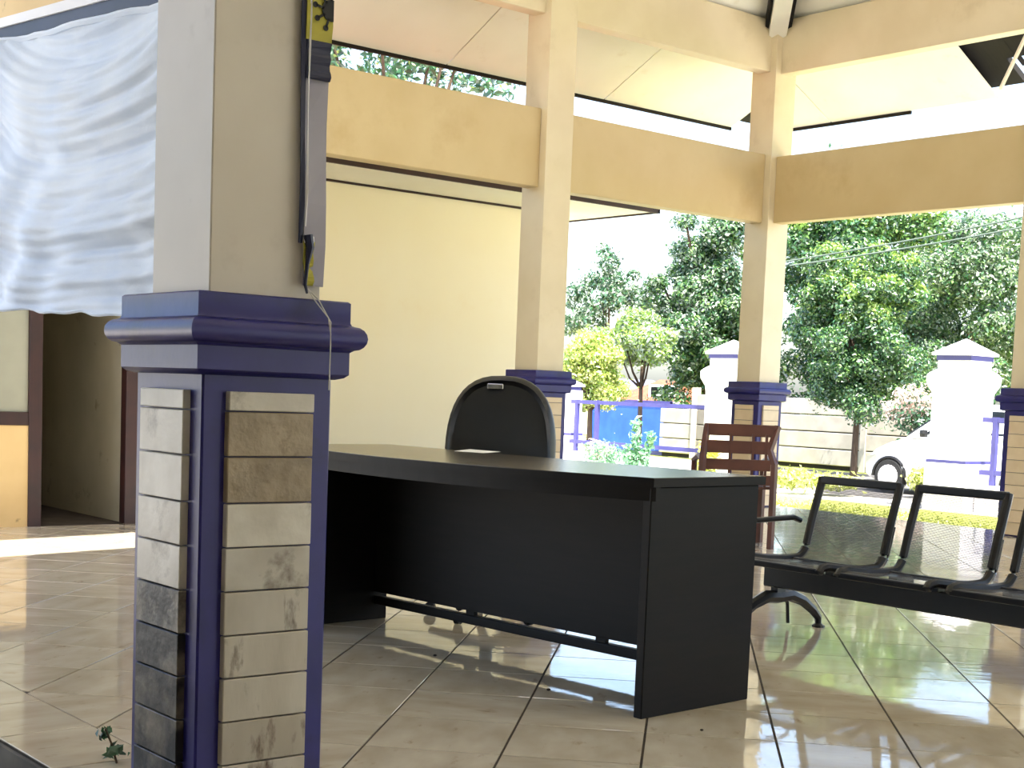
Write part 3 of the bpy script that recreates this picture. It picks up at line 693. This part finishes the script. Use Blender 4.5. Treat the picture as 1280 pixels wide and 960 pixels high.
# ------------------------------------------------------------------ car
def car():
    t = thing('white_car', 'white compact car parked behind the right gate pillar', 'car', (21.0,13.35,GZ+.0), R(90))
    # local +X = forward (world +Y), +Y = left side of car (world -X, towards us)
    L0 = [(-1.85,.45,.30,.95),(-1.8,.72,.22,1.02),(-1.3,.79,.2,1.03),(-.4,.81,.2,1.0),(.5,.81,.2,.98),(1.0,.80,.2,.95),(1.35,.78,.2,.86),(1.65,.73,.22,.74),(1.83,.62,.26,.62),(1.90,.42,.32,.52)]
    rings = []
    for x, w, z0, z1 in L0:
        hgt = z1-z0; rings.append([(x,sx*w*a,z0+hgt*b) for sx, a, b in ((-1,.86,0),(-1,1,.16),(-1,1,.55),(-1,.95,.86),(-1,.80,1),(1,.80,1),(1,.95,.86),(1,1,.55),(1,1,.16),(1,.86,0))])
    MB().loft(rings).build('body', M['carwhite'], t, smooth=True)
    G0 = [(-1.72,.60,1.0,1.12),(-1.45,.66,1.0,1.42),(-.9,.68,1.0,1.54),(-.1,.68,1.0,1.55),(.35,.66,.98,1.45),(.75,.66,.96,1.18),(1.02,.66,.93,.97)]
    rings = []
    for x, w, z0, z1 in G0:
        hgt = z1-z0; rings.append([(x,sx*w*a,z0+hgt*b) for sx, a, b in ((-1,1.1,0),(-1,1.04,.4),(-1,.9,.9),(-1,.75,1),(1,.75,1),(1,.9,.9),(1,1.04,.4),(1,1.1,0))])
    cab = MB().loft(rings).build('cabin', M['carwhite'], t, smooth=True)
    for s in (-1,1):
        def pane(p): 
            MB().loft([[(x, s*(.74-.115*(z-1.0)/.5+o), z) for x, z in p] for o in (-.05,.012)]).build('side_window', M['glass'], cab)
        pane([(-1.2,1.06),(-.45,1.06),(-.45,1.44),(-.95,1.44)]); pane([(-.38,1.06),(.58,1.04),(.25,1.38),(-.08,1.44),(-.38,1.44)])
        MB().lathe([(0,-.05),(.06,-.045),(.07,0),(.06,.04),(0,.05)], 10, Matrix.Translation((.55,s*.86,1.04)) @ Matrix.Scale(1.3,4,(0,0,1))).build('mirror', M['plastic'], t)
        h_ = MB(); h_.loft([[(1.52,s*.70,.66),(1.78,s*.60,.60),(1.78,s*.60,.50),(1.55,s*.715,.52)],[(1.52,s*.76,.66),(1.80,s*.66,.60),(1.80,s*.66,.50),(1.55,s*.775,.52)]]).build('headlight', M['frost'], t)
        for x in (-1.2,1.22):
            arch = MB().tube([(x+.325*math.cos(a), s*.80, .29+.325*math.sin(a)) for a in [math.pi*q/14 for q in range(15)]], .028, 6).build('wheel_arch', M['plastic'], t)
            w = MB().lathe([(.20,-.09),(.27,-.09),(.295,-.06),(.295,.06),(.27,.09),(.20,.09)], 24, Matrix.Translation((x,s*.735,.295)) @ Matrix.Rotation(math.pi/2,4,'X')).build('tyre', M['rubber'], t, smooth=True)
            rm = MB().lathe([(0.01,-.092),(.19,-.097),(.19,.097),(0.01,.092)], 20, Matrix.Translation((x,s*.745,.295)) @ Matrix.Rotation(math.pi/2,4,'X'))
            rm.build('rim', M['gate_white'], w)
    MB().loft([[(.42,-.52,1.36),(.42,.52,1.36),(1.0,.60,1.0),(1.0,-.60,1.0)],[(.46,-.52,1.40),(.46,.52,1.40),(1.05,.60,1.01),(1.05,-.60,1.01)]]).build('windscreen', M['glass'], cab)
    MB().box((1.80,-.45,.36),(1.915,.45,.44)).build('grille', M['plastic'], t)
car()

# ------------------------------------------------------------------ plants
def leaves(name, mt, clumps, n, size, parent, up=.35, thick=.5, narrow=.5):
    """clumps: (x,y,z, rx, ry, rz) ellipsoids filled towards their skins with small folded leaves"""
    cl = np.array(clumps, float); vol = cl[:,3]*cl[:,4]*cl[:,5]; pr = vol**(2/3); pr /= pr.sum()
    idx = np.random.choice(len(cl), n, p=pr); c = cl[idx]
    d = np.random.normal(size=(n,3)); d /= np.linalg.norm(d, axis=1)[:,None]
    r = (1-thick*np.random.rand(n))*(1+.28*np.random.normal(size=n)*(np.random.rand(n) < .45))
    pos = c[:,:3] + d*c[:,3:]*r[:,None]
    nrm = d*.6 + np.random.normal(size=(n,3))*.6 + np.array([0,0,up]); nrm /= np.linalg.norm(nrm, axis=1)[:,None]
    t = np.cross(nrm, np.random.normal(size=(n,3))); t /= np.linalg.norm(t, axis=1)[:,None]; b = np.cross(nrm, t)
    s = size*(.6+.8*np.random.rand(n))[:,None]
    V = np.empty((n,4,3)); V[:,0] = pos - t*s*.5; V[:,1] = pos + b*s*narrow*.5 + nrm*s*.12; V[:,2] = pos + t*s*.5; V[:,3] = pos - b*s*narrow*.5 + nrm*s*.12
    me = bpy.data.meshes.new(name); me.vertices.add(4*n); me.vertices.foreach_set('co', V.reshape(-1).astype(np.float32))
    base = 4*np.arange(n)[:,None]; tri = np.concatenate([base+np.array([0,1,2]), base+np.array([0,2,3])], axis=1).reshape(-1)
    me.loops.add(6*n); me.loops.foreach_set('vertex_index', tri.astype(np.int32))
    me.polygons.add(2*n); me.polygons.foreach_set('loop_start', (3*np.arange(2*n)).astype(np.int32)); me.polygons.foreach_set('loop_total', np.full(2*n,3,np.int32))
    me.update(calc_edges=True); me.materials.append(mt)
    return tag(link(name, me, parent), kind='stuff')
def trunk(parent, pts, r0, r1, branches=()):
    n = len(pts); MB().tube(pts, [r0+(r1-r0)*k/(n-1) for k in range(n)], 8).build('trunk', M['bark'], parent, smooth=True)
    for bpts, r in branches: MB().tube(bpts, [r, r*.7, r*.35][:len(bpts)], 6).build('branch', M['bark'], parent, smooth=True)
def rnd_clumps(cx, cy, cz, rx, ry, rz, n, r, jitter=.45, flat=.8):
    n = int(n*1.7); r *= .82
    out = []
    for k in range(n):
        d = Vector((random.gauss(0,1),random.gauss(0,1),random.gauss(0,1))).normalized()*random.uniform(.45,1)
        q = r*random.uniform(1-jitter,1+jitter); out.append((cx+d.x*rx, cy+d.y*ry, cz+d.z*rz, q, q, q*flat))
    return out
def tree(name, label, right, dist, base_z, parts, trunk_top, group='trees beyond the fence', tr=.12, lean=(0,0)):
    p = at(right, dist, base_z); t = thing(name, label, 'tree', p, 0, group)
    tips = []
    for (mt, clumps, n, size) in parts:
        leaves('foliage', mt, clumps, n, size, t); tips += clumps
    br = []
    for k in range(0, len(tips), max(1, len(tips)//9)):
        c = tips[k]; s0 = (lean[0]*.6, lean[1]*.6, trunk_top*.75)
        br.append(([s0, ((s0[0]+c[0])*.5, (s0[1]+c[1])*.5, max(s0[2], c[2]*.75)), (c[0],c[1],c[2])], tr*.5))
    trunk(t, [(0,0,0),(.03,.02,trunk_top*.4),(lean[0]*.5,lean[1]*.5,trunk_top*.75),(lean[0],lean[1],trunk_top)], tr, tr*.45, br)
    return t
# tall dense tree in the right opening, bright tops
GR = 'trees beyond the fence'
random.seed(11)
cl = rnd_clumps(-.05,.05,3.0, 1.25,1.25,1.75, 44, .40)
tree('dense_tree', 'dense dark green tree with brighter upper leaves behind the white car', 6.95, 29.4, GZ, [
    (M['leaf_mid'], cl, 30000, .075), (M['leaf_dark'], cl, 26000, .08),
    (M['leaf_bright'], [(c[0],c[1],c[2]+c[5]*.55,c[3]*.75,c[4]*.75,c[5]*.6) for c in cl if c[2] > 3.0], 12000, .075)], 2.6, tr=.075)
random.seed(12)
cl = rnd_clumps(0,0,4.0, 2.9,2.9,2.9, 64, .72)
tree('grey_green_tree', 'broad grey green tree behind the right gate pillar', 12.3, 39.5, GZ, [
    (M['leaf_grey'], cl, 42000, .12), (M['leaf_mid'], cl, 26000, .12), (M['leaf_dark'], cl, 20000, .13)], 3.6, tr=.2)
random.seed(13)
cl = rnd_clumps(0,0,4.5, 1.9,1.9,3.0, 46, .66)
tree('tall_tree', 'tall shady tree between corner column and the dense tree', 7.9, 35, GZ, [
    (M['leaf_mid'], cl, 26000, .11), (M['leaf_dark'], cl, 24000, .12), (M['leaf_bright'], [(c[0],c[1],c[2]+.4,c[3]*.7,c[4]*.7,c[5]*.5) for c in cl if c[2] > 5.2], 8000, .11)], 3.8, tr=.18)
# left opening
random.seed(14)
cl = rnd_clumps(.1,-.1,3.7, 1.7,1.7,3.2, 58, .52)
tree('leafy_tree', 'large leafy tree filling the opening left of the corner column', 5.1, 39.8, GZ, [
    (M['leaf_dark'], cl, 24000, .12), (M['leaf_mid'], cl, 20000, .12), (M['leaf_grey'], cl, 16000, .12)], 3.6, tr=.16)
random.seed(15)
cl = rnd_clumps(-.1,.1,4.3, 1.3,1.3,1.5, 26, .34)
tree('sparse_tree', 'sparse tree with thin dark twigs against the white sky', 2.55, 41.5, GZ, [
    (M['leaf_dark'], cl, 3400, .13), (M['leaf_grey'], cl, 1800, .13)], 4.2, tr=.06)
random.seed(16)
cl = rnd_clumps(0,0,2.75, 1.05,1.05,.55, 18, .36)
tree('pale_tree', 'low pale green tree arching beneath the sparse twigs', 2.85, 33.2, GZ, [
    (M['leaf_bright'], cl, 8000, .10), (M['leaf_grey'], cl, 6000, .10)], 2.2, tr=.07)
random.seed(17)
cl = rnd_clumps(0,0,2.0, .70,.70,.85, 22, .30)
tree('young_tree', 'small yellow green tree beside the office chair column', 1.55, 30.2, GZ, [
    (M['leaf_yellow'], cl, 10000, .08), (M['leaf_bright'], cl, 4500, .08)], 1.5, tr=.075)
random.seed(18)
cl = rnd_clumps(-.3,0,6.5, 2.4,1.3,.6, 26, .36)
tree('overhanging_tree', 'dark branches showing between eave and beam above the cream wall', -2.05, 23, GZ, [
    (M['leaf_dark'], cl, 2300, .14), (M['leaf_yellow'], cl, 300, .11)], 6.2, tr=.12)

random.seed(19)
cl = [(x, random.uniform(-.3,.3), random.uniform(.8,2.3), .6, .5, .55) for x in np.linspace(-2.4,5.6,26)]
hd = thing('tall_hedge', 'leafy hedge growing behind the precast wall', 'hedge', at(7.9,35.2,GZ), R(-39.6), GR)
leaves('foliage', M['leaf_dark'], cl, 14000, .12, hd); leaves('foliage', M['leaf_grey'], cl, 9000, .11, hd); leaves('foliage', M['leaf_mid'], cl, 9000, .11, hd)
def bush(name, label, right, dist, z, parts, cat='shrub'):
    t = thing(name, label, cat, at(right, dist, z), 0, 'low plants along the fence')
    for mt, cl, n, s in parts: leaves('foliage', mt, cl, n, s, t, narrow=.45)
    MB().tube([(0,0,0),(0,0,parts[0][1][0][2])], .015, 6).build('stem', M['bark'], t)
bush('flowering_shrub', 'pale pink flowering shrub between tree trunk and right gate pillar', 7.55, 27.5, GZ, [(M['petal'], [(0,0,1.6,.42,.42,.32),(.3,-.2,1.35,.3,.3,.25),(-.2,.2,1.4,.3,.3,.2)], 900, .09), (M['leaf_dark'], [(0,0,1.3,.5,.5,.4),(.2,-.3,1.2,.4,.4,.35)], 1300, .09)])
bush('yellow_shrub', 'small yellow flowering shrub beside the brown wooden chair', 2.98, 22.0, GZ+.02, [(M['petal_yellow'], [(0,0,.62,.19,.19,.26)], 500, .06), (M['leaf_yellow'], [(0,0,.4,.2,.2,.3)], 500, .07)])
bush('border_shrub', 'pale low shrub at the foot of the left railing', 1.45, 25.0, GZ, [(M['leaf_mint'], [(0,0,.45,.3,.3,.22),(.25,-.1,.4,.2,.2,.2)], 900, .07), (M['petal'], [(0,0,.5,.3,.3,.2)], 300, .06)])
bush('leafy_border', 'yellow green leafy border plant left of the waiting seats', 4.9, 22.9, GZ, [(M['leaf_yellow'], [(-.3,.3,.25,.4,.4,.16),(.2,-.1,.22,.4,.4,.14)], 1600, .09)])
bush('leafy_border', 'yellow green clump of lawn plants between the first two seats', 6.6, 23.0, GZ, [(M['leaf_yellow'], [(0,0,.3,.3,.3,.25)], 900, .09)])
# sapling with upright stems of mint leaves
sp = thing('sapling', 'mint green sapling with upright leafy stems before the blue gate', 'plant', at(2.08,24.2,GZ), 0)
for (a, hgt, bend) in ((0,1.05,-.06),(1.2,.80,.22),(2.4,.55,-.2),(4.0,.5,.12)):
    dx, dy = rh.x*bend, rh.y*bend
    MB().tube([(0,0,0),(dx*.5,dy*.5,hgt*.5),(dx,dy,hgt)], .01, 5).build('stem', M['leaf_mint'], sp)
    leaves('foliage', M['leaf_mint'], [(dx*f,dy*f,hgt*f,.09,.09,.12) for f in (.35,.5,.65,.8,.95)], 170, .12, sp, narrow=.4)
# lawn
lw = thing('lawn', 'sunny yellow green lawn between pavilion and gate pillars', 'lawn', (15.2,12.2,GZ))
MB().box((-2.2,-4.2,0), (2.2,4.6,.02)).build('turf', M['lawn'], lw)
leaves('grass', M['grass'], [(0,0,.02,1.7,3.8,.02)], 9000, .07, lw, up=0., thick=1.0, narrow=.15)
# weed by the near pedestal
wd = thing('weed', 'small dark weed at the foot of the nearest column', 'plant', (1.61,3.57,0))
MB().tube([(0,0,0),(-.01,.01,.05),(-.02,.03,.09)], .003, 5).build('stem', M['bark'], wd)
leaves('foliage', M['leaf_dark'], [(0,0,.03,.03,.03,.025),(-.02,.03,.08,.02,.02,.02)], 26, .035, wd)
# cables across the right opening
for k, (a, b, lab) in enumerate((((4.6,25.0,3.40),(10.2,25.0,4.62),'lower overhead cable crossing the trees in the right opening'),((4.6,25.6,3.52),(10.2,25.6,4.85),'upper overhead cable crossing the trees in the right opening'))):
    A, B = at(*a), at(*b); pts = [A.lerp(B, t/12) - Vector((0,0,.06*math.sin(math.pi*t/12))) for t in range(13)]
    c = pts[0].copy(); tag(MB().tube([p-c for p in pts], .017, 6).build('overhead_cable', M['cable'], None, loc=c), lab, 'cable', 'overhead cables')
# little bits of dirt on the floor
for k, (x, y, s, lab) in enumerate(((3.02,5.44,.008,'dark speck of dirt at the foot of the desk left end'),(3.30,4.43,.008,'dark speck of dirt under the desk front near the foot rail'),(3.27,3.72,.008,'dark speck of dirt left of the desk right end panel'),(3.30,3.02,.006,'dark speck of dirt before the desk right end panel'))):
    mb = MB(); mb.lathe([(s*.4,0),(s,s*.35),(s*.8,s*.8),(s*.1,s)], 7); tag(mb.build('dirt_speck', M['pebble'], None, loc=(x,y,0)), lab, 'debris', 'specks of dirt on the floor')
